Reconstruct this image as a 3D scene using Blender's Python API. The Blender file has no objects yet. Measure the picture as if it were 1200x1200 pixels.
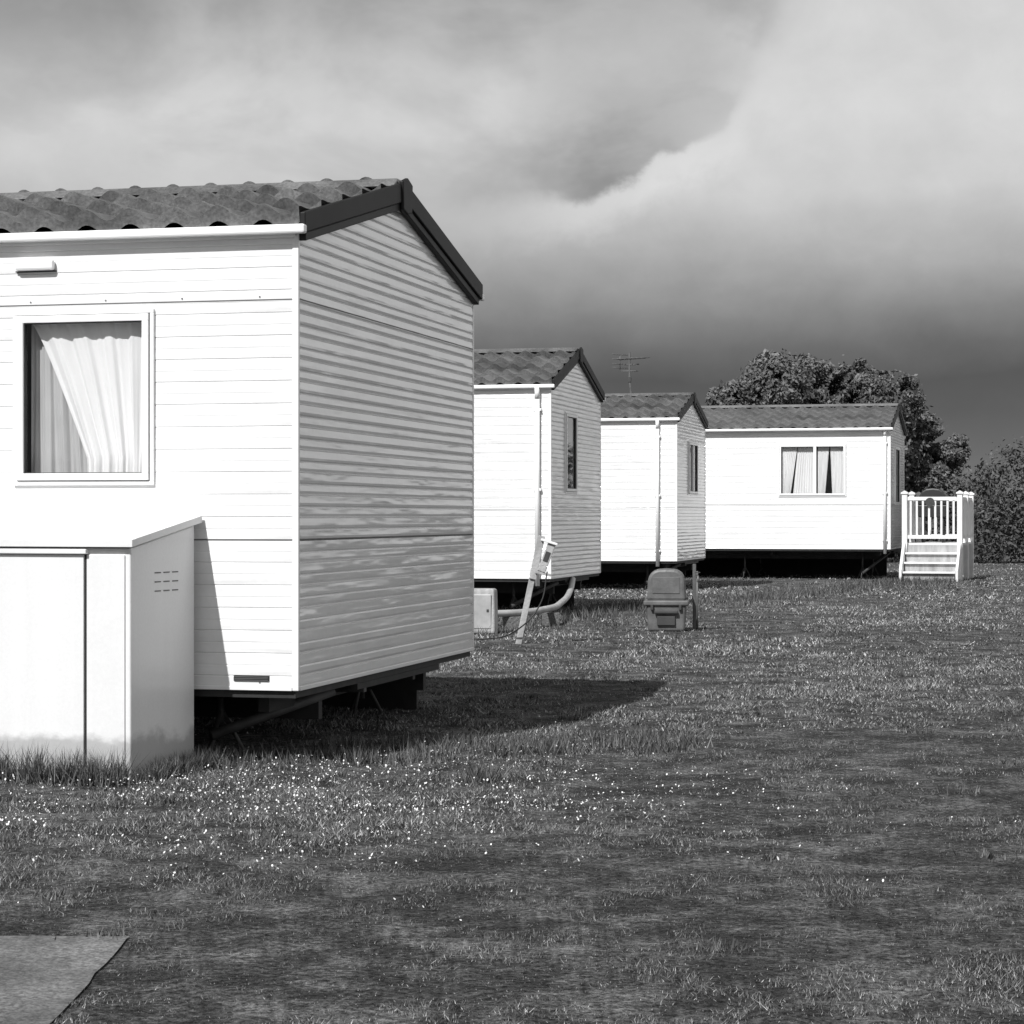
import bpy, math, random
import numpy as np
from mathutils import Vector, Matrix
random.seed(4); rng=np.random.default_rng(7)
scene=bpy.context.scene
COL=scene.collection

# ---------------------------------------------------------------- node helpers
class NT:
    def __init__(s,tree): s.t=tree; s.n=tree.nodes; s.l=tree.links
    def new(s,ty,**k):
        n=s.n.new(ty)
        for a,b in k.items(): setattr(n,a,b)
        return n
    def put(s,sock,v):
        if isinstance(v,bpy.types.NodeSocket): s.l.new(v,sock)
        else: sock.default_value=v
    def math(s,op,a,b=0.0,c=None,clamp=False):
        n=s.new('ShaderNodeMath',operation=op); n.use_clamp=clamp
        s.put(n.inputs[0],a); s.put(n.inputs[1],b)
        if c is not None: s.put(n.inputs[2],c)
        return n.outputs[0]
    def maprange(s,v,a,b,c,d,smooth=False):
        n=s.new('ShaderNodeMapRange')
        if smooth: n.interpolation_type='SMOOTHSTEP'
        for i,x in enumerate((v,a,b,c,d)): s.put(n.inputs[i],x)
        return n.outputs[0]
    def noise(s,vec,scale,detail=4,rough=0.55,dist=0.0):
        n=s.new('ShaderNodeTexNoise')
        if vec is not None: s.l.new(vec,n.inputs['Vector'])
        n.inputs['Scale'].default_value=scale; n.inputs['Detail'].default_value=detail
        n.inputs['Roughness'].default_value=rough; n.inputs['Distortion'].default_value=dist
        return n.outputs[0]
    def mapping(s,vec,scale=(1,1,1),loc=(0,0,0)):
        n=s.new('ShaderNodeMapping'); s.l.new(vec,n.inputs[0])
        n.inputs['Scale'].default_value=scale; n.inputs['Location'].default_value=loc
        return n.outputs[0]
    def ramp(s,v,pts,interp='LINEAR'):
        n=s.new('ShaderNodeValToRGB'); cr=n.color_ramp; cr.interpolation=interp
        cr.elements[0].position=0.0; cr.elements[1].position=1.0
        g0,g1=pts[0][1],pts[-1][1]
        cr.elements[0].color=(g0,g0,g0,1); cr.elements[1].color=(g1,g1,g1,1)
        for p,g in pts:
            if 0.0<p<1.0:
                e=cr.elements.new(p); e.color=(g,g,g,1)
        s.put(n.inputs[0],v); return n.outputs[0]
    def mix(s,f,a,b):
        d=s.math('SUBTRACT',b,a); return s.math('MULTIPLY_ADD',d,f,a)

def material(name,g,rough=0.5,var=0.15,vscale=3.0,vstretch=(1,1,1),bump=0.0,bscale=40.0,bstretch=(1,1,1),metal=0.0,spec=0.5,fine=0.0,bdist=0.02,coat=0.0):
    m=bpy.data.materials.new(name); m.use_nodes=True
    t=NT(m.node_tree); b=m.node_tree.nodes['Principled BSDF']
    tc=t.new('ShaderNodeTexCoord').outputs['Object']
    n=t.noise(t.mapping(tc,vstretch),vscale,3,0.6)
    v=t.maprange(n,0.3,0.7,g*(1-var),g*(1+var))
    if fine>0:
        n2=t.noise(tc,vscale*25,2,0.6)
        v=t.math('MULTIPLY',v,t.maprange(n2,0.3,0.7,1-fine,1+fine))
    v=t.math('MINIMUM',v,0.88)
    t.l.new(v,b.inputs['Base Color'])
    b.inputs['Roughness'].default_value=rough; b.inputs['Metallic'].default_value=metal
    b.inputs['Specular IOR Level'].default_value=spec
    if coat>0:
        b.inputs['Coat Weight'].default_value=coat; b.inputs['Coat Roughness'].default_value=0.08
    if bump>0:
        nb=t.noise(t.mapping(tc,bstretch),bscale,2,0.5)
        bn=t.new('ShaderNodeBump'); bn.inputs['Strength'].default_value=bump; bn.inputs['Distance'].default_value=bdist
        t.l.new(nb,bn.inputs['Height']); t.l.new(bn.outputs[0],b.inputs['Normal'])
        if coat>0: t.l.new(bn.outputs[0],b.inputs['Coat Normal'])
    return m

M={}
M['siding']=material('white_siding',0.82,0.20,0.06,1.1,(1,1,4),bump=0.34,bscale=1.4,bstretch=(1.0,1.0,8.0),fine=0.02,bdist=0.028,coat=0.6,spec=0.5)
M['siding_b']=material('cream_siding',0.80,0.26,0.06,1.3,(1,1,3),bump=0.4,bscale=1.8,bstretch=(1,1,7),fine=0.03,bdist=0.028,coat=0.5)
M['trim']=material('white_trim',0.82,0.35,0.05,4)
M['upvc']=material('upvc',0.84,0.3,0.03,4)
M['seam']=material('seam',0.12,0.6,0.2,6)
M['roof']=material('roof_tile_sheet',0.12,0.30,0.55,2.2,(1,1,1),bump=0.2,bscale=60,fine=0.3,spec=0.7)
M['roof_b']=material('roof_tile_sheet_grey',0.14,0.5,0.35,2.2,bump=0.2,bscale=60,fine=0.25)
M['fascia']=material('dark_fascia',0.014,0.55,0.3,3,spec=0.2)
M['fascia2']=material('grey_fascia',0.03,0.55,0.3,3,spec=0.2)
M['chassis']=material('chassis_steel',0.02,0.7,0.4,8)
M['brace']=material('brace_steel',0.06,0.6,0.4,8)
M['tyre']=material('tyre',0.02,0.8,0.3,8)
M['gasket']=material('gasket',0.02,0.5,0.1,8)
M['room']=material('room_dark',0.08,0.9,0.3,3)
M['curtain']=material('curtain_cloth',0.82,0.9,0.05,6,(1,1,0.3),spec=0.1)
M['curtain_grey']=material('curtain_net',0.5,0.9,0.12,6,(1,1,0.3),spec=0.1)
M['binplastic']=material('bin_plastic',0.12,0.5,0.3,6,bump=0.1,bscale=50)
M['bindark']=material('bin_dark',0.045,0.6,0.2,6)
M['galv']=material('galvanised',0.13,0.5,0.25,12,metal=0.2)
M['greypipe']=material('grey_waste_pipe',0.38,0.45,0.2,6)
M['wood']=material('weathered_wood',0.34,0.8,0.35,8,(1,1,0.2),bump=0.3,bscale=40)
M['wooddark']=material('old_post_wood',0.11,0.8,0.35,8,(1,1,0.2),bump=0.3,bscale=40)
M['woodwhite']=material('white_painted_wood',0.78,0.55,0.08,5)
M['bark']=material('bark',0.06,0.9,0.3,6,bump=0.5,bscale=20)
M['petal']=material('daisy_petal',0.72,0.6,0.05,5)

def cab_mat():
    m=bpy.data.materials.new('cabinet_grp'); m.use_nodes=True
    t=NT(m.node_tree); b=m.node_tree.nodes['Principled BSDF']
    tc=t.new('ShaderNodeTexCoord').outputs['Object']
    sp=t.new('ShaderNodeSeparateXYZ'); t.l.new(tc,sp.inputs[0])
    n=t.noise(t.mapping(tc,(1,1,1.6)),3,5,0.6)
    zz=t.math('ADD',sp.outputs[2],t.math('MULTIPLY',t.math('SUBTRACT',n,0.5),0.25))
    d=t.maprange(zz,0.17,0.23,0.46,0.78,True)
    d=t.math('MULTIPLY',d,t.maprange(t.noise(tc,60,3,0.7),0.3,0.7,0.96,1.02))
    d=t.math('MULTIPLY',d,t.maprange(t.noise(t.mapping(tc,(5,5,0.6)),1.2,3),0.35,0.6,0.96,1.0))
    t.l.new(d,b.inputs['Base Color']); b.inputs['Roughness'].default_value=0.28
    nb=t.noise(tc,3,2); bn=t.new('ShaderNodeBump'); bn.inputs['Strength'].default_value=0.1; bn.inputs['Distance'].default_value=0.05
    t.l.new(nb,bn.inputs['Height']); t.l.new(bn.outputs[0],b.inputs['Normal'])
    return m
M['cabinet']=cab_mat()

def glass_mat():
    m=bpy.data.materials.new('window_glass'); m.use_nodes=True
    t=NT(m.node_tree); m.node_tree.nodes.clear()
    o=t.new('ShaderNodeOutputMaterial'); mx=t.new('ShaderNodeMixShader')
    tr=t.new('ShaderNodeBsdfTransparent'); tr.inputs[0].default_value=(0.93,0.93,0.93,1)
    gl=t.new('ShaderNodeBsdfGlossy'); gl.inputs['Roughness'].default_value=0.02
    lw=t.new('ShaderNodeLayerWeight'); lw.inputs[0].default_value=0.5
    f=t.math('MULTIPLY_ADD',t.math('POWER',lw.outputs['Facing'],3.0),0.6,0.07)
    t.l.new(f,mx.inputs[0]); t.l.new(tr.outputs[0],mx.inputs[1]); t.l.new(gl.outputs[0],mx.inputs[2]); t.l.new(mx.outputs[0],o.inputs[0])
    return m
M['glass']=glass_mat()

def ground_mat():
    m=bpy.data.materials.new('ground_thatch'); m.use_nodes=True
    t=NT(m.node_tree); b=m.node_tree.nodes['Principled BSDF']
    pos=t.new('ShaderNodeNewGeometry').outputs['Position']
    n=t.noise(pos,2.4,6,0.85)
    col=t.ramp(n,[(0.0,0.03),(0.38,0.05),(0.47,0.08),(0.54,0.15),(0.64,0.28),(1.0,0.34)])
    f=t.noise(pos,38,5,0.9)
    col=t.math('MULTIPLY',col,t.maprange(f,0.40,0.62,0.12,1.9))
    t.l.new(col,b.inputs['Base Color']); b.inputs['Roughness'].default_value=0.95; b.inputs['Specular IOR Level'].default_value=0.1
    bn=t.new('ShaderNodeBump'); bn.inputs['Strength'].default_value=1.0; bn.inputs['Distance'].default_value=0.03
    t.l.new(f,bn.inputs['Height']); t.l.new(bn.outputs[0],b.inputs['Normal'])
    return m
def blade_mat(name,lo,hi):
    m=bpy.data.materials.new(name); m.use_nodes=True
    t=NT(m.node_tree); b=m.node_tree.nodes['Principled BSDF']
    at=t.new('ShaderNodeAttribute'); at.attribute_name='tone'
    t.l.new(t.maprange(at.outputs['Fac'],0,1,lo,hi),b.inputs['Base Color'])
    b.inputs['Roughness'].default_value=0.6; b.inputs['Specular IOR Level'].default_value=0.2
    return m
M['ground']=ground_mat()
M['blade']=blade_mat('grass_blades',0.015,0.52)
M['longblade']=blade_mat('long_grass_blades',0.03,0.22)
M['leaf']=blade_mat('leaves',0.03,0.20)
M['leaf2']=blade_mat('hedge_leaves',0.02,0.12)
M['concrete']=material('concrete',0.12,0.9,0.5,3,bump=0.6,bscale=35,fine=0.55)

# ---------------------------------------------------------------- mesh helpers
def obj_from(name,verts,faces,mat,parent=None,smooth=False):
    me=bpy.data.meshes.new(name); me.from_pydata([tuple(v) for v in verts],[],faces); me.update()
    if mat is not None: me.materials.append(mat)
    if smooth:
        for p in me.polygons: p.use_smooth=True
    o=bpy.data.objects.new(name,me); COL.objects.link(o)
    if parent is not None: o.parent=parent
    return o
def empty(name,loc,rot=0):
    e=bpy.data.objects.new(name,None); e.location=loc; e.rotation_euler=(0,0,rot); COL.objects.link(e); e.empty_display_size=0.3
    return e
def bev(o,w,seg=2):
    if w>0:
        b=o.modifiers.new('bevel','BEVEL'); b.width=w; b.segments=seg; b.limit_method='ANGLE'
    return o
def box(name,parent,mat,x,y,z,b=0.003):
    v=[(x[i],y[j],z[k]) for i in(0,1) for j in(0,1) for k in(0,1)]
    f=[(0,1,3,2),(4,6,7,5),(0,4,5,1),(2,3,7,6),(0,2,6,4),(1,5,7,3)]
    return bev(obj_from(name,v,f,mat,parent),b)
def prism(name,parent,mat,pts,a0,a1,axis='x',b=0.003):
    n=len(pts); v=[]
    for a in(a0,a1):
        for p,q in pts:
            v.append((a,p,q) if axis=='x' else (p,a,q))
    f=[tuple(range(n)),tuple(range(2*n-1,n-1,-1))]+[(i,i+n,(i+1)%n+n,(i+1)%n) for i in range(n)]
    o=obj_from(name,v,f,mat,parent)
    import bmesh
    bm=bmesh.new(); bm.from_mesh(o.data); bmesh.ops.recalc_face_normals(bm,faces=bm.faces); bm.to_mesh(o.data); bm.free()
    return bev(o,b)
def cyl(name,parent,mat,p0,p1,r0,r1=None,seg=14):
    r1=r0 if r1 is None else r1
    p0=Vector(p0);p1=Vector(p1); d=(p1-p0).normalized(); u=d.orthogonal().normalized(); w=d.cross(u)
    v=[];
    for p,r in((p0,r0),(p1,r1)):
        for i in range(seg):
            a=2*math.pi*i/seg; v.append(p+u*r*math.cos(a)+w*r*math.sin(a))
    f=[(i,(i+1)%seg,(i+1)%seg+seg,i+seg) for i in range(seg)]+[tuple(range(seg-1,-1,-1)),tuple(range(seg,2*seg))]
    o=obj_from(name,v,f,mat,parent)
    for p in o.data.polygons:
        if len(p.vertices)==4: p.use_smooth=True
    return o
def tube(name,parent,mat,pts,r):
    cu=bpy.data.curves.new(name,'CURVE'); cu.dimensions='3D'; cu.bevel_depth=r; cu.bevel_resolution=4; cu.use_fill_caps=True
    s=cu.splines.new('BEZIER'); s.bezier_points.add(len(pts)-1)
    for bp,p in zip(s.bezier_points,pts): bp.co=p; bp.handle_left_type=bp.handle_right_type='AUTO'
    cu.materials.append(mat); o=bpy.data.objects.new(name,cu); COL.objects.link(o); o.parent=parent
    return o

# ---------------------------------------------------------------- caravan
PITCH=0.115
PROF_END=[(0.0,0.0),(0.05,0.007),(0.16,0.0095),(0.40,0.0075),(0.46,0.001),(0.53,0.008),(0.64,0.0095),(0.95,0.0065)]
PROF_FRONT=[(0.0,0.0),(0.04,0.0045),(0.2,0.0052),(0.44,0.0045),(0.47,0.003),(0.52,0.0045),(0.96,0.0038)]
def prof_levels(z0,z1,extra,PROF):
    lv=[]
    k=math.floor(z0/PITCH)-1
    while k*PITCH<z1+PITCH:
        for t,o in PROF: lv.append(((k+t)*PITCH,o))
        k+=1
    zs=[a for a,_ in lv]; os_=[b for _,b in lv]
    out=lambda z: float(np.interp(z,zs,os_))
    s=sorted(set([round(a,5) for a in zs if z0<a<z1]+[round(z0,5),round(z1,5)]+[round(e,5) for e in extra if z0<e<z1]))
    return [(z,out(z)) for z in s]
def siding(name,parent,mat,L,R,z0,z1,holes,place,prof=None):
    ex=[]
    for h in holes: ex+= [h[2],h[3]]
    lv=prof_levels(z0,z1,ex,prof or PROF_END)
    v=[];f=[]
    for (za,oa),(zb,ob) in zip(lv[:-1],lv[1:]):
        zm=(za+zb)/2
        cuts=sorted([(h[0],h[1]) for h in holes if h[2]<zm<h[3]])
        edges_a=[L(za)]; edges_b=[L(zb)]
        for c in cuts: edges_a+=[c[0],c[1]]; edges_b+=[c[0],c[1]]
        edges_a.append(R(za)); edges_b.append(R(zb))
        for i in range(0,len(edges_a),2):
            b=len(v)
            v+= [place(edges_a[i],oa,za),place(edges_a[i+1],oa,za),place(edges_b[i+1],ob,zb),place(edges_b[i],ob,zb)]
            f.append((b,b+1,b+2,b+3))
    return obj_from(name,v,f,mat,parent)

def roof_slope(name,parent,mat,x0,x1,ya,za,yb,zb,wave=0.2,course=0.36,amp=0.042,lip=0.060):
    L=math.hypot(yb-ya,zb-za); dy=(yb-ya)/L; dz=(zb-za)/L
    ny,nz=(-dz,dy) if dy>0 else (dz,-dy)
    nx=int((x1-x0)/0.02); xs=np.linspace(x0,x1,nx+1)
    rows=[]; n=int(math.ceil(L/course))
    for i in range(n):
        a=i*course; b=min(L,(i+1)*course)
        for tt,h in((0,0.0),(0.004,lip),(0.10,lip*0.95),(0.3,lip*0.72),(0.6,lip*0.4),(1.0,0.0)):
            if tt*course+a<=L+1e-6: rows.append((a+tt*course if tt!=1 else b-0.001,h,tt))
    v=[]
    ph=(xs/wave)%1.0
    w=np.where(ph<0.60,np.sin(ph/0.60*math.pi),-0.4*np.sin((ph-0.60)/0.40*math.pi))*amp
    for (ss,h,tt) in rows:
        for x,ww in zip(xs,w):
            k=h+ww*(1.0 if tt<0.2 else 0.85)
            if h==0.0 and tt==0: k=ww*0.8-0.006 if ss>0.01 else ww-0.02
            v.append((x,ya+dy*ss+ny*k,za+dz*ss+nz*k))
    m=len(xs); f=[]
    for r in range(len(rows)-1):
        for c in range(m-1):
            a=r*m+c; f.append((a,a+1,a+1+m,a+m))
    o=obj_from(name,v,f,mat,parent)
    for p in o.data.polygons: p.use_smooth=True
    o.data.set_sharp_from_angle(angle=math.radians(40))
    return o

def curtain(name,parent,mat,fl,fr,z0,z1,o,place,folds=9,amp=0.012,seed=0):
    r=random.Random(seed); nz=24; nx=90; v=[];f=[]
    ph=r.random()*6
    for j in range(nz+1):
        z=z1+(z0-z1)*j/nz; t=j/nz
        a=fl(t); b=fr(t)
        for i in range(nx+1):
            s=i/nx
            k=amp*(math.sin(s*folds*6.28+ph+0.8*math.sin(t*3))+0.5*math.sin(s*folds*2.3*6.28+ph*2+t*1.2)+0.25*math.sin(s*folds*4.1*6.28+t*3))*(0.5+0.5*t)
            v.append(place(a+(b-a)*s,o+k,z))
    for j in range(nz):
        for i in range(nx):
            q=j*(nx+1)+i; f.append((q,q+1,q+nx+2,q+nx+1))
    return obj_from(name,v,f,mat,parent,True)

def window(parent,name,side,a0,a1,z0,z1,mull=(),curt=()):
    def place(a,o,z): return (a,-o,z) if side=='front' else (o,a,z)
    def bx(n,mat,a,o,z,b=0.003):
        if side=='front': return box(n,w,mat,a,(-o[1],-o[0]),z,b)
        return box(n,w,mat,o,a,z,b)
    w=empty(name,(0,0,0)); w.parent=parent
    def ring(n,mat,i,wd,o0,o1):
        A0,A1,Z0,Z1=a0+i,a1-i,z0+i,z1-i
        bx(n+'_bottom',mat,(A0,A1),(o0,o1),(Z0,Z0+wd)); bx(n+'_top',mat,(A0,A1),(o0,o1),(Z1-wd,Z1))
        bx(n+'_left',mat,(A0,A0+wd),(o0,o1),(Z0+wd,Z1-wd)); bx(n+'_right',mat,(A1-wd,A1),(o0,o1),(Z0+wd,Z1-wd))
    ring('flange',M['upvc'],0.0,0.022,0.004,0.022)
    ring('shadow_gap',M['gasket'],0.022,0.004,0.0,0.019)
    ring('sash',M['upvc'],0.026,0.036,-0.01,0.034)
    ring('gasket',M['gasket'],0.062,0.005,-0.008,0.018)
    for m in mull: bx('mullion',M['upvc'],(m-0.03,m+0.03),(-0.012,0.031),(z0+0.062,z1-0.062))
    g=0.06
    v=[place(a0+g,0.004,z0+g),place(a1-g,0.004,z0+g),place(a1-g,0.004,z1-g),place(a0+g,0.004,z1-g)]
    obj_from('glass',v,[(0,1,2,3)],M['glass'],w)
    d=0.35
    e=0.01
    P=[place(a,o,z) for o in(-0.012,-d) for a,z in((a0+e,z0+e),(a1-e,z0+e),(a1-e,z1-e),(a0+e,z1-e))]
    obj_from('room',P,[(4,5,6,7),(0,1,5,4),(1,2,6,5),(2,3,7,6),(3,0,4,7)],M['room'],w)
    for i,c in enumerate(curt):
        fl,fr,mat,o,seed=c[:5]
        curtain('curtain_%d'%i,w,mat,fl,fr,z0+0.04,z1-0.055,o,place,seed=seed,folds=c[5] if len(c)>5 else 8)
    return (a0+0.012,a1-0.012,z0+0.012,z1-0.012)

def caravan(loc,rot,L,W,zb,zt,rise,sid,roofm,fwin,ewin,seams=(),downpipe=None,wave=0.2,ov=0.035):
    e=empty('static_caravan',(loc[0],loc[1],0),rot)
    fh=[window(e,'front_window','front',*w) for w in fwin]
    eh=[window(e,'end_window','end',*w) for w in ewin]
    siding('front_wall',e,sid,lambda z:-L,lambda z:0.0,zb,zt,fh,lambda a,o,z:(a,-o,z),PROF_FRONT)
    slope=rise/(W/2)
    def Lf(z): return 0.0 if z<=zt else min(W/2,(z-zt)/slope)
    def Rf(z): return W-Lf(z)
    siding('end_wall',e,sid,Lf,Rf,zb,zt,eh,lambda a,o,z:(o,a,z))
    siding('gable',e,sid,Lf,Rf,zt,zt+rise,[],lambda a,o,z:(o,a,z))
    siding('far_end_wall',e,sid,Lf,Rf,zb,zt+rise,[],lambda a,o,z:(-L-o,a,z))
    siding('back_wall',e,sid,lambda z:-L,lambda z:0.0,zb,zt,[],lambda a,o,z:(a,W+o,z))
    box('floor_pan',e,M['chassis'],(-L+0.01,-0.01),(0.01,W-0.01),(zb-0.05,zb+0.02),0)
    for n,x,y in(('a',0,0),('b',0,W),('c',-L,0),('d',-L,W)):
        sx=1 if x==0 else -1; sy=-1 if y==0 else 1
        xs=sorted((x-0.022*sx,x+0.012*sx)); ys=sorted((y-0.014*sy,y+0.010*sy))
        box('corner_trim_'+n,e,M['trim'],xs,ys,(zb-0.012,zt+0.03),0.004)
    box('skirt_trim_front',e,M['trim'],(-L+0.04,-0.023),(-0.013,0.0),(zb-0.012,zb+0.008),0.002)
    box('skirt_trim_end',e,M['trim'],(0.0,0.015),(0.016,W-0.016),(zb-0.012,zb+0.008),0.002)
    for i,z in enumerate(seams):
        box('seam_front_%d'%i,e,M['seam'],(-L+0.05,-0.024),(-0.0072,0.0),(z,z+0.0045),0)
        box('seam_end_%d'%i,e,M['seam'],(0,0.0105),(0.016,W-0.016),(z,z+0.006),0)
    off=0.065
    zr=lambda y: zt+off+slope*(W/2-abs(y-W/2))
    X0,X1=-L-0.06,0.028
    roof_slope('roof_front',e,roofm,X0,X1,-ov,zr(-ov)-0.01,W/2,zr(W/2)-0.01,wave)
    roof_slope('roof_back',e,roofm,X0,X1,W+ov,zr(-ov)-0.01,W/2,zr(W/2)-0.01,wave)
    prism('roof_core',e,M['fascia2'],[(-ov+0.01,zr(-ov)-0.06),(W/2,zr(W/2)-0.06),(W+ov-0.01,zr(-ov)-0.06),(W+ov-0.01,zr(-ov)-0.036),(W/2,zr(W/2)-0.036),(-ov+0.01,zr(-ov)-0.036)],X0+0.03,0.0,'x',0)
    for sgn,nm in((0,'front'),(1,'back')):
        f=(lambda y:y) if sgn==0 else (lambda y:W-y)
        y0=-ov-0.015
        for xx,sfx in(((0.032,0.062),'end'),((-L-0.09,-L-0.062),'far')):
            prism('bargeboard_%s_%s'%(nm,sfx),e,M['fascia'],[(f(y0),zr(y0)-0.06),(f(W/2-0.0015),zr(W/2)-0.06),(f(W/2-0.0015),zr(W/2)+0.052),(f(y0),zr(y0)+0.045)],xx[0],xx[1],'x',0.006)
        prism('rake_trim_%s'%nm,e,M['fascia2'],[(f(0.0),zr(0)-0.105),(f(W/2-0.0015),zr(W/2)-0.105),(f(W/2-0.0015),zr(W/2)-0.063),(f(0.0),zr(0)-0.063)],0.011,0.048,'x',0.004)
        yg=sorted((f(-ov-0.045),f(-ov+0.005)))
        box('gutter_%s'%nm,e,M['upvc'],(-L-0.05,0.066),yg,(zr(-ov)-0.066,zr(-ov)-0.020),0.010)
        yg=sorted((f(-ov+0.006),f(-0.0)))
        box('soffit_%s'%nm,e,M['trim'],(-L-0.05,0.0),yg,(zr(-ov)-0.08,zr(-ov)-0.055),0.0)
    prism('ridge_cap',e,roofm,[(W/2-0.15,zr(W/2)+0.01),(W/2-0.06,zr(W/2)+0.068),(W/2+0.06,zr(W/2)+0.068),(W/2+0.15,zr(W/2)+0.01)],X0,0.03,'x',0.012)
    prism('apex_cap',e,M['fascia'],[(W/2-0.09,zr(W/2)-0.12),(W/2,zr(W/2)-0.14),(W/2+0.09,zr(W/2)-0.12),(W/2+0.10,zr(W/2)+0.045),(W/2,zr(W/2)+0.075),(W/2-0.10,zr(W/2)+0.045)],0.05,0.075,'x',0.008)
    if downpipe is not None:
        x=-downpipe
        cyl('downpipe',e,M['upvc'],(x,-0.045,zb-0.1),(x,-0.045,zt-0.14),0.032)
        cyl('downpipe_neck',e,M['upvc'],(x,-0.045,zt-0.15),(x,-0.06,zt+0.0),0.032)
        for z in(zb+0.15,zb+1.1,zt-0.3): box('pipe_clip',e,M['upvc'],(x-0.05,x+0.05),(-0.055,-0.008),(z,z+0.03),0.003)
    for i,y in enumerate((0.7,W-0.75)):
        box('beam_%d'%i,e,M['chassis'],(-L+0.1,-0.12),(y,y+0.06),(zb-0.22,zb-0.052),0)
    for i,x in enumerate((-0.25,-2.4,-L+1.0)):
        box('cross_beam_%d'%i,e,M['chassis'],(x-0.03,x+0.03),(0.2,W-0.2),(zb-0.14,zb-0.053),0)
    box('rear_shade_panel',e,M['chassis'],(-L+0.1,-0.35),(W-0.10,W-0.07),(-0.02,zb-0.052),0)  # added dark panel, stands in for the shade under the van
    box('far_end_shade_panel',e,M['chassis'],(-L+0.1,-L+0.13),(0.3,W-0.11),(-0.02,zb-0.052),0)  # same added shade panel, closing the underside at the far end
    for i,(x,y) in enumerate(((-0.6,0.5),(-0.6,W-0.5),(-3.0,0.5),(-3.0,W-0.5),(-L+1,0.5),(-L+1,W-0.5))):
        cyl('jack_%d'%i,e,M['brace'],(x,y,0.1),(x,y,zb-0.05),0.018)
        for k in range(3):
            a=k*2.1+0.4; cyl('jack_foot_%d_%d'%(i,k),e,M['brace'],(x+0.13*math.cos(a),y+0.13*math.sin(a),0.0),(x,y,0.25),0.012,seg=6)
    for i,(y) in enumerate((0.35,W-0.5)):
        for j,x in enumerate((-L*0.5,-L*0.5-0.75)):
            cyl('wheel_%d_%d'%(i,j),e,M['tyre'],(x,y,0.29),(x,y+0.18,0.29),0.29,seg=28)
    cyl('brace',e,M['brace'],(-0.06,W*0.22,zb-0.07),(-0.58,0.30,0.12),0.028)
    prism('drawbar_a',e,M['brace'],[(-0.9,zb-0.13),(-0.02,zb-0.11),(-0.02,zb-0.052),(-0.9,zb-0.052)],W*0.34,W*0.34+0.05,'y',0)
    prism('drawbar_b',e,M['chassis'],[(-0.9,zb-0.13),(-0.02,zb-0.11),(-0.02,zb-0.052),(-0.9,zb-0.052)],W*0.62,W*0.62+0.05,'y',0)
    box('end_beam',e,M['chassis'],(-0.06,-0.012),(W*0.3,W*0.78),(zb-0.085,zb-0.052),0)
    return e

lin=lambda a,b:(lambda t:a+(b-a)*t)
def sweepL(t): return -1.475+0.31*min(1,t*1.15)**0.85
c1=caravan((-1.086,11.2),-math.radians(13.6),9.0,3.5,0.40,2.70,0.395,M['siding'],M['roof'],
  [(-1.55,-0.765,1.43,2.335,(),((lin(-1.492,-1.492),lin(-1.10,-1.0),M['curtain_grey'],-0.085,3,5),
                               (sweepL,lin(-0.835,-0.85),M['curtain'],-0.045,5,4)))],[],seams=(2.365,1.15),wave=0.24)
box('exterior_light',c1,M['upvc'],(-1.53,-1.315),(-0.045,-0.008),(2.545,2.60),0.012)
box('exterior_light_base',c1,M['gasket'],(-1.535,-1.31),(-0.02,-0.004),(2.538,2.5445),0)
v=empty('floor_vent',(0,0,0)); v.parent=c1
box('vent_plate',v,M['gasket'],(-0.335,-0.145),(-0.010,-0.003),(0.435,0.462),0)
for i in range(3): box('louvre_%d'%i,v,M['seam'],(-0.33,-0.15),(-0.014,-0.0103),(0.438+i*0.008,0.441+i*0.008),0)
for zz0 in(2.38,0.425):
    for k in range(8): box('screw',c1,M['seam'],(-0.20-k*0.42,-0.193-k*0.42),(-0.0085,-0.002),(zz0,zz0+0.006),0)

c2=caravan((0.485,28.0),-math.radians(13.9),9.0,3.1,0.49,2.90,0.48,M['siding_b'],M['roof'],
  [],[(0.79,1.50,1.57,2.63,(),((lin(0.85,0.85),lin(1.0,0.98),M['curtain_grey'],-0.06,1),))],seams=(1.35,),downpipe=0.16,wave=0.24)
c3=caravan((2.82,38.0),-math.radians(13.9),9.0,3.1,0.51,2.92,0.42,M['siding_b'],M['roof'],
  [],[(1.16,2.15,1.65,2.60,(1.65,),((lin(1.2,1.2),lin(1.4,1.36),M['curtain_grey'],-0.06,1),))],seams=(1.42,),downpipe=0.325,wave=0.24)
c4=caravan((7.55,44.3),-math.radians(15.0),9.6,3.1,0.62,3.02,0.45,M['siding'],M['roof_b'],
  [(-2.24,-0.866,1.666,2.735,(-1.50,),((lin(-2.17,-2.17),lin(-1.86,-2.0),M['curtain'],-0.06,1),(lin(-1.85,-1.95),lin(-1.53,-1.53),M['curtain'],-0.075,4),
     (lin(-1.45,-1.45),lin(-1.22,-1.3),M['curtain'],-0.06,2),(lin(-1.2,-1.16),lin(-0.93,-0.93),M['curtain'],-0.06,6)))],
  [(0.9,1.9,1.5,2.7,(),())],seams=(1.5,),downpipe=0.10,wave=0.25,ov=0.09)

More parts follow.
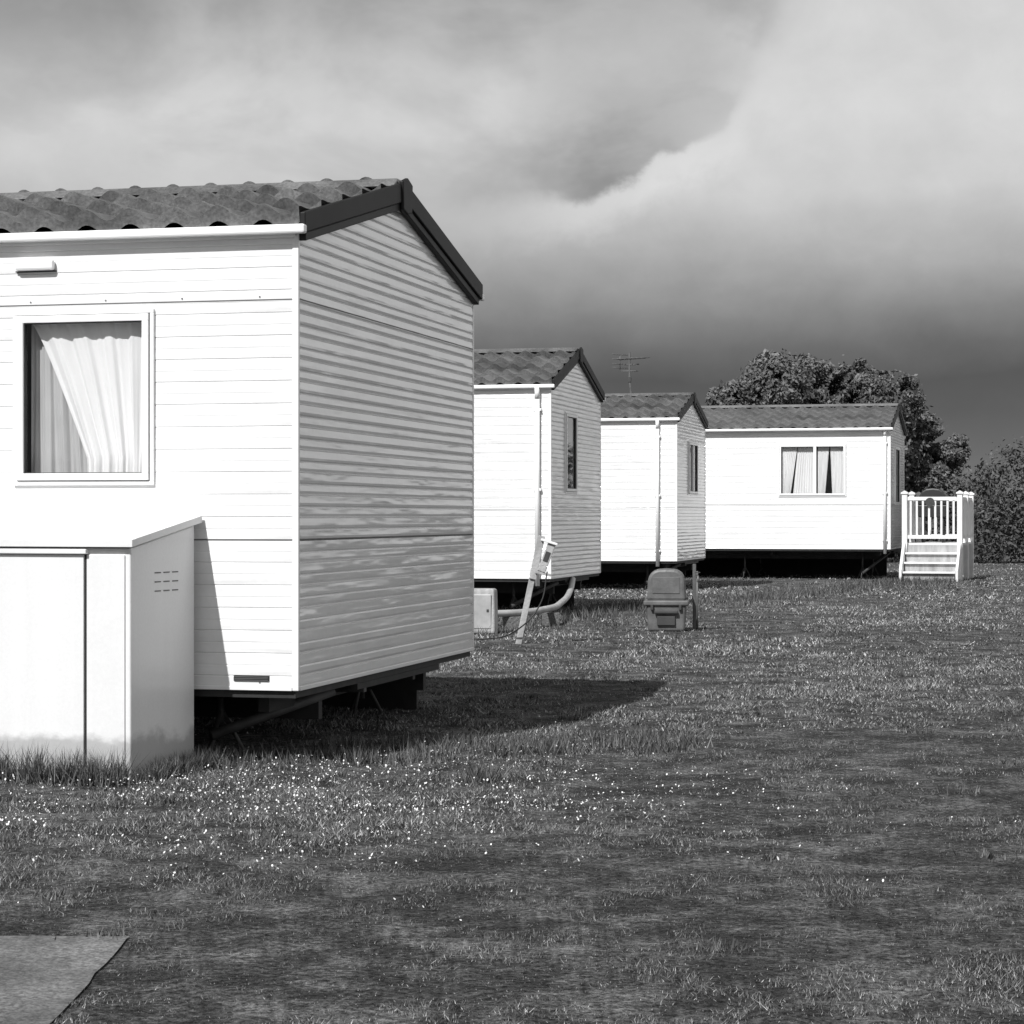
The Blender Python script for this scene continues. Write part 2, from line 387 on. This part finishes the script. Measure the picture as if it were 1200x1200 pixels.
# ---------------------------------------------------------------- TV aerial
ae=empty('tv_aerial',(2.13,40.2,0),-math.radians(13.9))
tube('mast',ae,M['galv'],[(-0.28,0,2.95),(-0.12,0,3.12),(0,0,3.3),(0,0,3.8),(0,0,4.24)],0.02)
boom0=Vector((-0.2,0.12,4.12)); boom1=Vector((0.32,-0.22,4.12))
cyl('boom',ae,M['galv'],boom0,boom1,0.014,seg=8)
dv=(boom1-boom0).normalized(); pv=Vector((dv.y,-dv.x,0))
for i in range(7):
    p=boom0+(boom1-boom0)*(i/6); l=0.2-0.012*i
    cyl('element_%d'%i,ae,M['galv'],p-pv*l+Vector((0,0,0.01)),p+pv*l,0.009,seg=6)
for i,z in enumerate((3.97,4.04,4.21)): cyl('reflector_%d'%i,ae,M['galv'],boom0-pv*0.2+Vector((0,0,z-4.12)),boom0+pv*0.2+Vector((0,0,z-4.12)),0.009,seg=6)
cyl('reflector_stem',ae,M['galv'],boom0+Vector((0,0,-0.18)),boom0+Vector((0,0,0.1)),0.01,seg=6)
cyl('aerial_low_arm',ae,M['galv'],(-0.16,0,3.9),(0.16,0,3.9),0.012,seg=6)
cyl('aerial_mid_arm',ae,M['galv'],(-0.12,0,4.02),(0.18,0,4.02),0.012,seg=6)
box('amp',ae,M['bindark'],(-0.03,0.03),(-0.03,0.03),(3.7,3.8),0.005)

# ---------------------------------------------------------------- GRP cabinet
cb=empty('utility_cabinet',(-1.831,10.65,0),-math.radians(19.3))
prism('carcass',cb,M['cabinet'],[(0,-0.02),(0.66,-0.02),(0.66,1.225),(0,1.115)],-1.25,0,'x',0.008)
prism('lid',cb,M['cabinet'],[(-0.035,1.122),(0.69,1.238),(0.69,1.272),(0.6895,1.274),(-0.035,1.158)],-1.28,0.028,'x',0.006)
box('door_right_panel',cb,M['cabinet'],(-0.235,-0.028),(-0.009,-0.001),(0.03,1.085),0.003)
box('door_left_panel',cb,M['cabinet'],(-1.2,-0.248),(-0.016,-0.001),(0.03,1.085),0.003)
box('door_seam',cb,M['gasket'],(-0.246,-0.238),(-0.006,-0.001),(0.03,1.085),0)
box('door_top_rail',cb,M['cabinet'],(-1.2,-0.225),(-0.035,-0.001),(1.088,1.112),0.004)
for r in range(3):
    for c in range(3):
        y=0.24+c*0.09; z=0.90+r*0.045
        box('vent_slot_%d_%d'%(r,c),cb,M['seam'],(0.0,0.0025),(y,y+0.06),(z,z+0.006),0)

# ---------------------------------------------------------------- litter bin
lb=empty('litter_bin',(1.715,24.6,0),math.radians(-6))
def frustum(name,parent,mat,w0,d0,w1,d1,z0,z1,b=0.02,seg=3,yo=0):
    v=[(-w0/2,-d0/2,z0),(w0/2,-d0/2,z0),(w0/2,d0/2,z0),(-w0/2,d0/2,z0),(-w1/2,-d1/2+yo,z1),(w1/2,-d1/2+yo,z1),(w1/2,d1/2+yo,z1),(-w1/2,d1/2+yo,z1)]
    return bev(obj_from(name,v,[(3,2,1,0),(4,5,6,7),(0,1,5,4),(1,2,6,5),(2,3,7,6),(3,0,4,7)],mat,parent),b,seg)
frustum('body',lb,M['binplastic'],0.40,0.34,0.44,0.38,0.0,0.31,0.03)
frustum('rim',lb,M['binplastic'],0.50,0.43,0.50,0.43,0.285,0.345,0.018)
hood=[]
for i in range(13):
    a=math.pi*i/12; hood.append((-0.205*math.copysign(abs(math.cos(a))**0.6,math.cos(a)),0.50+0.19*math.sin(a)**0.8))
hood=[(-0.215,0.34)]+hood+[(0.215,0.34)]
prism('hood',lb,M['binplastic'],hood,-0.18,0.18,'y',0.03)
frustum('hood_front',lb,M['binplastic'],0.30,0.012,0.30,0.012,0.42,0.60,0.004).location=(0,-0.181,0)
box('handle',lb,M['bindark'],(-0.13,0.13),(-0.235,-0.2),(0.20,0.235),0.008)
box('recess',lb,M['bindark'],(-0.10,0.10),(-0.205,-0.18),(0.07,0.17),0.006)
for i,x in enumerate((-0.17,0.14)): box('latch_%d'%i,lb,M['bindark'],(x,x+0.03),(-0.225,-0.19),(0.24,0.30),0.004)

sp=empty('water_standpipe',(2.03,24.7,0))
box('post',sp,M['wooddark'],(-0.018,0.018),(-0.018,0.018),(-0.02,0.74),0.004)
cyl('riser',sp,M['galv'],(0.03,-0.02,0),(0.03,-0.02,0.66),0.011)
cyl('tap',sp,M['galv'],(0.03,-0.02,0.6),(0.03,-0.12,0.6),0.014); cyl('spout',sp,M['galv'],(0.03,-0.12,0.61),(0.03,-0.13,0.54),0.011)
box('tap_handle',sp,M['bindark'],(0.0,0.06),(-0.07,-0.055),(0.64,0.65),0.002)

mb=empty('gas_meter_box',(-0.36,24.0,0),math.radians(-10))
frustum('box_body',mb,M['wood'],0.40,0.24,0.38,0.20,0.0,0.49,0.03)
box('door',mb,M['greypipe'],(-0.16,0.16),(-0.125,-0.105),(0.06,0.43),0.008)
box('lock',mb,M['bindark'],(0.11,0.135),(-0.13,-0.12),(0.24,0.27),0.002)

hp=empty('electric_hookup_post',(0.06,22.1,0))
def obox(name,parent,mat,c,half,rx=0,ry=0,rz=0,b=0.004):
    o=box(name,parent,mat,(-half[0],half[0]),(-half[1],half[1]),(-half[2],half[2]),b)
    o.location=c; o.rotation_euler=(rx,ry,rz); return o
lean=math.atan2(0.22,1.05)
obox('plank',hp,M['wood'],(0.10,0,0.46),(0.03,0.018,0.49),0,lean)
obox('upper_plank',hp,M['wood'],(0.19,-0.025,0.86),(0.035,0.016,0.22),0,lean)
obox('socket_box',hp,M['wood'],(0.285,-0.04,0.86),(0.04,0.035,0.15),0,lean+0.16,0,0.008)
obox('socket_hood',hp,M['trim'],(0.31,-0.05,1.015),(0.085,0.05,0.012),0,lean+0.10,0,0.005)
obox('socket_face',hp,M['bindark'],(0.285,-0.078,0.87),(0.024,0.004,0.05),0,lean+0.16,0,0.002)
obox('bracket',hp,M['wood'],(0.25,-0.045,0.70),(0.08,0.02,0.012),0,lean,0,0.003)
tube('cable',hp,M['gasket'],[(0.29,-0.06,0.72),(0.22,-0.1,0.4),(0.0,-0.1,0.15),(-0.35,0.3,0.03),(-0.5,0.9,0.04)],0.007)

wp=empty('waste_pipe',(0,0,0))
tube('pipe',wp,M['greypipe'],[(-0.2,24.6,0.19),(0.1,24.9,0.19),(0.4,25.6,0.20),(0.6,27.0,0.22),(0.75,28.5,0.32),(0.8,29.2,0.44)],0.038)
for i,(x,y) in enumerate(((0.0,24.8),(0.45,25.8))): box('pipe_block_%d'%i,wp,M['concrete'],(x-0.1,x+0.1),(y-0.08,y+0.08),(0,0.15),0.006)

# ---------------------------------------------------------------- deck steps
dk=empty('deck_steps',(7.64,43.55,0),-math.radians(17))
WH=M['woodwhite']
Wd=1.08; DZ=0.74
def post(x,y,h=1.74,w=0.05):
    box('post',dk,WH,(x-w,x+w),(y-w,y+w),(-0.02,h-0.03),0.004)
    prism('post_cap',dk,WH,[(x-w-0.02,h-0.028),(x+w+0.02,h-0.028),(x+w+0.02,h),(x,h+0.04),(x-w-0.02,h)],y-w-0.02,y+w+0.02,'y',0.003)
for x in(0.0,Wd):
    for y in(0.55,1.75,2.9): post(x,y)
box('deck_floor',dk,WH,(0.0,Wd),(0.6,2.9),(DZ-0.04,DZ),0)
for i in range(3):
    z=DZ*(i+1)/4; y=-0.05+0.2*i
    box('tread_%d'%i,dk,WH,(0.03,Wd-0.03),(y,y+0.27),(z-0.035,z),0.004)
    box('riser_%d'%i,dk,M['wood'],(0.05,Wd-0.05),(y+0.06,y+0.08),(z-DZ/4+0.002,z-0.037),0)
box('top_riser',dk,M['wood'],(0.05,Wd-0.05),(0.57,0.59),(DZ*0.75,DZ-0.042),0)
for x in(-0.03,Wd-0.02):
    prism('stringer',dk,WH,[(-0.12,0),(0.55,0),(0.55,DZ+0.03),(0.4,DZ-0.02),(-0.12,0.22)],x,x+0.05,'x',0.003)
def balus(x0,y0,x1,y1,z0,z1,n):
    for nm,z in(('bottom_rail',z0),('top_rail',z1)):
        dx,dy=x1-x0,y1-y0
        if abs(dx)>abs(dy): box(nm,dk,WH,(x0,x1),(y0-0.025,y0+0.025),(z-0.035,z+0.035),0.004)
        else: box(nm,dk,WH,(x0-0.025,x0+0.025),(y0,y1),(z-0.035,z+0.035),0.004)
    for i in range(n):
        t=(i+0.5)/n; x=x0+(x1-x0)*t; y=y0+(y1-y0)*t
        box('baluster',dk,WH,(x-0.02,x+0.02),(y-0.012,y+0.012),(z0+0.036,z1-0.036),0.002)
balus(0.06,0.55,Wd-0.06,0.55,DZ+0.12,1.62,8)
for x in(0.0,Wd):
    balus(x,0.61,x,1.69,DZ+0.12,1.62,8); balus(x,1.81,x,2.84,DZ+0.12,1.62,8)
balus(0.06,2.9,Wd-0.06,2.9,DZ+0.12,1.62,8)
cyl('number_plate',dk,M['bindark'],(0.5,0.515,1.55),(0.5,0.50,1.55),0.09,seg=20)
for x in(0.03,Wd-0.05):
    for y in(1.2,2.3): box('deck_leg',dk,WH,(x,x+0.06),(y,y+0.06),(0,DZ-0.042),0)
bq=empty('covered_barbecue',(8.55,45.0,0),-math.radians(17))
for i,(x,y) in enumerate(((-0.2,-0.15),(0.2,-0.15),(-0.2,0.15),(0.2,0.15))): cyl('leg_%d'%i,bq,M['bindark'],(x,y,DZ),(x,y,DZ+0.65),0.02)
hd=[(-0.3*math.copysign(abs(math.cos(math.pi*i/10))**0.7,math.cos(math.pi*i/10)),1.50+0.34*math.sin(math.pi*i/10)) for i in range(11)]
prism('lid',bq,M['gasket'],hd,-0.22,0.22,'y',0.03)
box('tub',bq,M['gasket'],(-0.29,0.29),(-0.21,0.21),(1.25,1.499),0.02)

# ---------------------------------------------------------------- ground
def vnoise(x,y,scale,seed):
    r=np.random.default_rng(seed).random((256,256))
    X=x/scale; Y=y/scale; xi=np.floor(X).astype(int); yi=np.floor(Y).astype(int); fx=X-xi; fy=Y-yi
    fx=fx*fx*(3-2*fx); fy=fy*fy*(3-2*fy)
    g=lambda a,b:r[a%256,b%256]
    return (g(xi,yi)*(1-fx)+g(xi+1,yi)*fx)*(1-fy)+(g(xi,yi+1)*(1-fx)+g(xi+1,yi+1)*fx)*fy
S=1500
obj_from('ground',[(-S,-200,0),(S,-200,0),(S,3000,0),(-S,3000,0)],[(0,1,2,3)],M['ground'])
pts=[(-6,3.0),(-1.14,3.0)]
for i in range(30):
    y=3.0+3.64*i/29; pts.append((-1.15+random.uniform(-0.006,0.006),y))
for i in range(40):
    x=-1.15-4.85*i/39; pts.append((x,6.68+random.uniform(-0.008,0.008)))
obj_from('concrete_path',[(x,y,0.006) for x,y in pts],[tuple(range(len(pts)))],M['concrete'])

def tri_mesh(name,V,nper,faces_local,tone,mat):
    N=V.shape[0]; me=bpy.data.meshes.new(name)
    fl=np.array(faces_local); k=fl.shape[1]; nf=fl.shape[0]
    idx=(np.arange(N)[:,None,None]*nper+fl[None]).reshape(-1)
    me.vertices.add(N*nper); me.vertices.foreach_set('co',V.reshape(-1).astype(np.float32))
    me.loops.add(len(idx)); me.loops.foreach_set('vertex_index',idx.astype(np.int32))
    me.polygons.add(N*nf); me.polygons.foreach_set('loop_start',(np.arange(N*nf)*k).astype(np.int32))
    me.update(calc_edges=True); me.validate()
    a=me.attributes.new('tone','FLOAT','POINT'); a.data.foreach_set('value',np.repeat(tone,nper).astype(np.float32))
    me.materials.append(mat); o=bpy.data.objects.new(name,me); COL.objects.link(o); return o
def blades(x,y,h,w,lean=0.6):
    n=len(x); a=rng.random(n)*2*np.pi; b=rng.random(n)*2*np.pi; l=rng.random(n)*lean*h
    z=np.zeros(n)
    V=np.zeros((n,3,3))
    V[:,0]=np.stack([x-np.cos(a)*w/2,y-np.sin(a)*w/2,z-0.002],1)
    V[:,1]=np.stack([x+np.cos(a)*w/2,y+np.sin(a)*w/2,z-0.002],1)
    V[:,2]=np.stack([x+np.cos(b)*l,y+np.sin(b)*l,h],1)
    return V
def incab(x,y):
    c,s=math.cos(math.radians(19.3)),math.sin(math.radians(19.3))
    dx=x+1.831; dy=y-10.65
    lx=c*dx-s*dy; ly=s*dx+c*dy
    return (lx>-1.27)&(lx<0.0)&(ly>0.0)&(ly<0.66)
def inslab(x,y): return (x<-1.15)&(y<6.66)
Vs=[];T=[]
for (y0,y1,dens,w,hh) in((4.6,8.5,11000,0.0030,0.46),(8.5,13,5600,0.0042,0.52),(13,20,1900,0.008,0.68),(20,34,550,0.014,0.85),(34,62,140,0.03,1.0)):
    A=(y1-y0)*(0.56*(y0+y1)/2+1.8); n=int(A*dens)
    y=rng.uniform(y0,y1,n)
    hw=0.28*y+0.9; x=rng.uniform(-1,1,n)*hw
    n1=vnoise(x,y,0.22,1); n2=vnoise(x,y,0.75,2); n3=vnoise(x,y,0.08 if y1<14 else 0.16,3); n4=vnoise(x,y,2.4,4)
    k=0.28*n1+0.22*n2+0.34*n3+0.16*n4
    left=np.clip((0.6-x)/2.0,0,1)*np.clip((y-7.5)/1.5,0,1)*np.clip((20-y)/6,0,1)
    keep=(rng.random(n)<np.clip((k-0.41+0.05*left)*6,0.14,1))&~incab(x,y)&~(inslab(x,y)&(rng.random(n)>0.03))
    x,y,k,left,n2,n4,n3=x[keep],y[keep],k[keep],left[keep],n2[keep],n4[keep],n3[keep]; n=len(x)
    h=(0.009+0.095*np.clip(k-0.42,0,1)**0.95*(0.3+1.1*rng.random(n)))*hh
    h*=1+0.45*left
    straw=rng.random(n)<(0.22+0.5*np.clip((0.54-k)*4,0,1))
    tone=np.where(straw,rng.uniform(0.4,1.0,n),np.clip(rng.normal(0.19,0.10,n),0,1))*(0.55+0.9*n4)*(0.7+0.6*n2)
    Vs.append(blades(x,y,h,w*(0.6+0.8*rng.random(n)),1.8)); T.append(np.clip(tone,0,1))
tri_mesh('grass',np.concatenate(Vs),3,[[0,1,2]],np.concatenate(T),M['blade'])

def clump(cx,cy,n,r,h0,h1):
    a=rng.random(n)*2*np.pi; q=np.abs(rng.normal(0,0.5,n))*r
    return cx+np.cos(a)*q,cy+np.sin(a)*q,rng.uniform(h0,h1,n)
X=[];Y=[];H=[]
ux,uy=math.cos(math.radians(19.3)),-math.sin(math.radians(19.3))
for i in range(80):
    t=rng.uniform(-0.02,1.3); off=rng.uniform(0.03,0.22)
    a=clump(-1.831-ux*t-0.33*off,10.65-uy*t-0.944*off,60,0.1,0.03,rng.uniform(0.06,0.22)); X.append(a[0]);Y.append(a[1]);H.append(a[2])
for i in range(40):
    t=rng.uniform(0,0.7); a=clump(-1.831+0.33*t+0.09,10.65+0.944*t-0.02,60,0.08,0.03,rng.uniform(0.05,0.14)); X.append(a[0]);Y.append(a[1]);H.append(a[2])
for i in range(120):
    cx=rng.uniform(-1.9,1.0); cy=11.15+0.1*rng.normal()+ (cx+2.0)*0.42+rng.uniform(-0.35,0.6)
    a=clump(cx,cy,45,0.15,0.02,rng.uniform(0.04,0.12)); X.append(a[0]);Y.append(a[1]);H.append(a[2])
for i in range(120):
    a=clump(rng.uniform(-3,4),rng.uniform(6.5,24),60,0.12,0.015,rng.uniform(0.03,0.05)); X.append(a[0]);Y.append(a[1]);H.append(a[2])
for i in range(6):
    a=clump(rng.uniform(-0.2,0.0),rng.uniform(10.55,10.75),50,0.12,0.03,0.10); X.append(a[0]);Y.append(a[1]);H.append(a[2])
for i in range(220):
    x0=rng.uniform(-1,9); a=clump(x0,27.3+ (x0-0.5)*2.1+rng.normal()*1.2,40,0.4,0.03,rng.uniform(0.06,0.18)); X.append(a[0]);Y.append(a[1]);H.append(a[2])
X=np.concatenate(X);Y=np.concatenate(Y);H=np.concatenate(H); kk=~incab(X,Y); X,Y,H=X[kk],Y[kk],H[kk]
tri_mesh('long_grass',blades(X,Y,H,(0.004+0.0003*Y)*(0.6+0.8*rng.random(len(X))),0.9),3,[[0,1,2]],np.clip(rng.normal(0.35,0.3,len(X)),0,1),M['longblade'])

n=30000
y=rng.uniform(6.8,16,n); x=rng.uniform(-1,1,n)*(0.25*y+0.3)
dn=vnoise(x,y,0.5,9)*0.4+vnoise(x,y,1.7,10)*0.3+vnoise(x,y,0.18,12)*0.3
wgt=np.exp(-((y-9.9)/1.5)**2)*np.clip(1.1-(x+1.0)/2.2,0.02,1)*np.clip((dn-0.34)*3.5,0,1)
keep=(rng.random(n)<wgt*0.85)&~incab(x,y)&~inslab(x,y)
x,y=x[keep],y[keep]
x2=rng.uniform(-3,5,350); y2=rng.uniform(8,24,350); k2=~incab(x2,y2)&~inslab(x2,y2)
x=np.concatenate([x,x2[k2]]); y=np.concatenate([y,y2[k2]])
n=len(x); r=rng.uniform(0.0018,0.0046,n); z=rng.uniform(0.012,0.045,n)
V=np.zeros((n,7,3)); tx=rng.normal(0,0.5,n); ty=rng.normal(-0.3,0.5,n)
V[:,0]=np.stack([x,y,z],1)
for k in range(6):
    a=k*np.pi/3; dx=np.cos(a)*r; dy=np.sin(a)*r
    V[:,k+1]=np.stack([x+dx,y+dy,z-(dx*tx)+ -(dy*ty)+0.001],1)
tri_mesh('daisies',V,7,[[0,1+k,1+(k+1)%6] for k in range(6)],np.ones(n),M['petal'])

# ---------------------------------------------------------------- trees and hedge
def leaves(name,lobes,n,size,mat,parent=None,gate=0.42,seed=1,tight=0.55):
    r=np.random.default_rng(seed); P=[];Nn=[]
    vol=np.array([l[3]*l[4]*l[5] for l in lobes])**0.7; cnt=(n*vol/vol.sum()).astype(int)
    for l,c in zip(lobes,cnt):
        d=r.normal(size=(c,3)); d/=np.linalg.norm(d,axis=1)[:,None]
        rad=r.random(c)**(1/3)*(1-tight)+tight
        rad*=1+0.16*r.normal(size=c)*0.7
        p=d*rad[:,None]*np.array(l[3:6])+np.array(l[:3]); P.append(p); Nn.append(d)
    P=np.concatenate(P); D=np.concatenate(Nn)
    g=0.5*vnoise(P[:,0]*1.0+P[:,2]*0.63,P[:,1]*0.4+P[:,2]*1.1,0.45,seed+5)+0.5*vnoise(P[:,0]-P[:,2]*0.5,P[:,2]+P[:,1]*0.3,0.22,seed+6)
    k=(g>gate)&(P[:,2]>0.02); P,D,g=P[k],D[k],g[k]; m=len(P)
    u=r.normal(size=(m,3)); nrm=D+0.8*r.normal(size=(m,3)); nrm/=np.linalg.norm(nrm,axis=1)[:,None]
    a=np.cross(nrm,u); a/=np.linalg.norm(a,axis=1)[:,None]; b=np.cross(nrm,a)
    s=size*(0.5+r.random(m))[:,None]
    V=np.stack([P-a*s,P+b*s*0.5,P+a*s,P-b*s*0.5],1)
    tone=np.clip(0.2+1.1*(g-gate)+0.35*r.random(m)+0.15*D[:,2],0,1)
    o=tri_mesh(name,V,4,[[0,1,2,3]],tone,mat)
    if parent: o.parent=parent
    return o
def limb(parent,name,p0,p1,r0,r1):
    p0=Vector(p0);p1=Vector(p1); mid=(p0+p1)/2+Vector((random.uniform(-.1,.1),random.uniform(-.1,.1),0.08))
    cyl(name+'_a',parent,M['bark'],p0,mid,r0,(r0+r1)/2,10); cyl(name+'_b',parent,M['bark'],mid,p1,(r0+r1)/2,r1,10)
def tree(loc,cells,n,seed,size,trunk_h):
    e=empty('broadleaf_tree',(loc[0],loc[1],0)); rr=random.Random(seed)
    limb(e,'trunk',(0,0,-0.05),(0.1,0,trunk_h),0.3,0.2)
    lobes=[]
    for (x,z,rx,rz) in cells:
        y=rr.uniform(-0.7,0.7); lobes.append((x,y,z,rx,rx*0.9,rz))
        limb(e,'limb',(0.1,0,trunk_h*rr.uniform(0.7,1)),(x,y,z),0.12,0.03)
        for k in range(9):
            a=rr.uniform(0,6.28); q=rr.uniform(0.7,1.1); el=rr.uniform(-0.3,1.2)
            lobes.append((x+rx*q*math.cos(a)*math.cos(el),y+rx*0.9*q*math.sin(a)*math.cos(el),z+rz*q*math.sin(el),rx*rr.uniform(.18,.40),rx*rr.uniform(.2,.42),rz*rr.uniform(.16,.34)))
    leaves('crown',lobes,n,size,M['leaf'],e,0.42,seed)
    return e
tree((8.15,61.0),[(-1.85,4.2,0.85,0.8),(-0.95,4.7,0.95,0.98),(0.1,4.75,1.05,0.9),(1.15,4.65,0.95,0.85),(2.15,4.35,0.9,0.8),(0.3,3.3,1.9,1.3),(-1.3,3.1,1.2,1.2),(1.8,3.2,1.3,1.2)],110000,11,0.06,2.4)
tree((11.6,62.0),[(-0.2,3.45,0.6,0.75),(0.5,3.1,0.6,0.6),(-0.7,3.1,0.6,0.6),(0.0,2.2,0.85,0.7)],34000,12,0.055,1.6)
rr=random.Random(5); lob=[]
x=-14.0
while x<34:
    hgt=1.9 if x<8 else 2.0+min(1.05,(x-10.5)*0.32 if x>10.5 else 0)
    hgt*=rr.uniform(0.88,1.1)
    yy=61.0+rr.uniform(-0.4,0.4)-max(0,(x-11))*0.35
    lob.append((x,yy,hgt*0.5,0.8,0.8,hgt*0.52))
    lob.append((x+0.2,yy,hgt*0.9,0.3,0.35,0.3*rr.uniform(0.6,1.9)))
    lob.append((x+0.3,yy-0.5,hgt*0.35,0.6,0.45,hgt*0.35))
    x+=0.5
leaves('hedge',lob,180000,0.055,M['leaf2'],None,0.3,21,0.5)
lob=[]
x=-160
while x<200:
    h=rr.uniform(3,6.5); lob.append((x,330+rr.uniform(-5,5),h*0.45,rr.uniform(4,8),4,h*0.6)); x+=5
leaves('distant_trees',lob,40000,0.45,M['leaf2'],None,0.25,31,0.6)

# ---------------------------------------------------------------- light and sky
SUN_EL=math.radians(45); AZ=math.radians(30)
travel=Vector((math.sin(AZ)*math.cos(SUN_EL),math.cos(AZ)*math.cos(SUN_EL),-math.sin(SUN_EL)))
sd=bpy.data.lights.new('sun','SUN'); sd.energy=4.9; sd.angle=math.radians(0.53); sd.color=(1,1,1)
so=bpy.data.objects.new('sun',sd); so.rotation_euler=travel.to_track_quat('-Z','Y').to_euler(); so.location=(-10,-10,20); COL.objects.link(so)
w=bpy.data.worlds.new('World'); scene.world=w; w.use_nodes=True; w.node_tree.nodes.clear(); t=NT(w.node_tree)
sky=t.new('ShaderNodeTexSky',sky_type='NISHITA'); sky.sun_disc=False; sky.sun_elevation=SUN_EL
tosun=-travel; sky.sun_rotation=math.atan2(tosun.x,tosun.y)
bw=t.new('ShaderNodeRGBToBW'); t.l.new(sky.outputs[0],bw.inputs[0])
gen=t.new('ShaderNodeTexCoord').outputs['Generated']
sx=t.new('ShaderNodeSeparateXYZ'); t.l.new(gen,sx.inputs[0]); X_,Y_,Z_=sx.outputs
nA=t.noise(t.mapping(gen,(1,1,2.2)),5,4,0.5,0.3)
nB=t.noise(t.mapping(gen,(1,1,1.2),(3.1,0.4,1.2)),30,6,0.60,0.2)
nC=t.noise(t.mapping(gen,(1,1,1.8),(1.7,2.2,0.3)),9,5,0.55,0.3)
zz=t.math('ADD',Z_,t.math('MULTIPLY',t.math('SUBTRACT',nA,0.5),0.03))
zz=t.math('ADD',zz,t.math('MULTIPLY',t.math('SUBTRACT',nB,0.5),0.006))
below=t.ramp(t.math('MULTIPLY',zz,1/0.3),[(0.0,.20),(0.08,.155),(0.15,.115),(0.21,.10),(0.26,.15),(0.31,.24),(0.36,.36),(0.42,.50),(0.48,.61),(0.60,.66),(1.0,.64)])
bnd=t.ramp(t.maprange(X_,-0.25,0.25,0,1),[(0.0,.118),(0.35,.120),(0.44,.129),(0.52,.137),(0.58,.141),(0.61,.146),(0.63,.158),(0.66,.163),(0.69,.168),(0.72,.190),(0.78,.215),(0.9,.24),(1.0,.25)])
dd=t.math('SUBTRACT',Z_,bnd)
dd=t.math('ADD',dd,t.math('MULTIPLY',t.math('SUBTRACT',nB,0.5),0.026))
soft=t.ramp(t.maprange(X_,-0.25,0.25,0,1),[(0.0,.09),(0.36,.06),(0.46,.020),(0.54,.008),(0.60,.005),(0.69,.005),(0.72,.03),(0.78,.09),(1.0,.14)])
above=t.maprange(t.math('DIVIDE',dd,soft),-0.3,1.0,0,1,True)
base_u=t.ramp(nC,[(0.0,.31),(0.38,.35),(0.50,.42),(0.62,.52),(1.0,.60)])
band=t.math('MULTIPLY',t.maprange(t.math('ABSOLUTE',t.math('SUBTRACT',t.math('ADD',Z_,t.math('MULTIPLY',t.math('SUBTRACT',nA,0.5),0.06)),0.176)),0.0,0.05,1.0,0.0,True),t.maprange(X_,-0.03,0.05,1.0,0.0,True))
upper=t.math('ADD',base_u,t.math('MULTIPLY',band,0.12))
upper=t.math('ADD',upper,t.maprange(X_,0.07,0.15,0.0,0.20,True))
dk_=t.math('MULTIPLY',t.maprange(t.math('ABSOLUTE',t.math('SUBTRACT',X_,0.05)),0.0,0.06,0.10,0.0,True),t.maprange(Z_,0.16,0.215,1.0,0.0,True))
upper=t.math('SUBTRACT',upper,dk_)
upper=t.math('MULTIPLY',upper,t.maprange(Z_,0.19,0.24,1.0,0.82))
cl=t.mix(above,below,upper)
rim=t.math('MULTIPLY',t.maprange(t.math('ABSOLUTE',t.math('ADD',dd,0.007)),0.0,0.015,1.0,0.0,True),t.maprange(t.math('ABSOLUTE',t.math('SUBTRACT',X_,0.055)),0.02,0.07,0.09,0.0,True))
cl=t.math('ADD',cl,rim)
cl=t.math('MULTIPLY',cl,t.maprange(nB,0.3,0.7,0.95,1.05))
added_glow=t.math('MULTIPLY',t.maprange(X_,0.32,0.48,0.0,1.0,True),t.maprange(Z_,0.28,0.05,0.3,1.0,True))  # low bright sky added out of frame to put gloss on end walls
cl=t.mix(added_glow,cl,t.maprange(nA,0.4,0.6,0.6,1.15))
cl10=t.math('MULTIPLY',cl,10.0)
hi=t.maprange(Z_,0.35,0.7,0,0.75,True)
final=t.mix(hi,cl10,bw.outputs[0])
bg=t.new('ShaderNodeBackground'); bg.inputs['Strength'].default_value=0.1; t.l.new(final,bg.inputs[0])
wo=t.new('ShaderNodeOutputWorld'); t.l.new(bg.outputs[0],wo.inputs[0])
try:
    w.cycles.sampling_method='MANUAL'; w.cycles.sample_map_resolution=256
except Exception: pass

# ---------------------------------------------------------------- camera
cd=bpy.data.cameras.new('camera'); cd.lens=78; cd.sensor_width=36; cd.clip_end=5000; cd.clip_start=0.05; cd.shift_y=0.0042
co=bpy.data.objects.new('camera',cd); co.location=(0,0,1.27); co.rotation_euler=(math.radians(90),0,0); COL.objects.link(co); scene.camera=co
scene.view_settings.view_transform='Standard'; scene.view_settings.look='None'; scene.view_settings.exposure=0
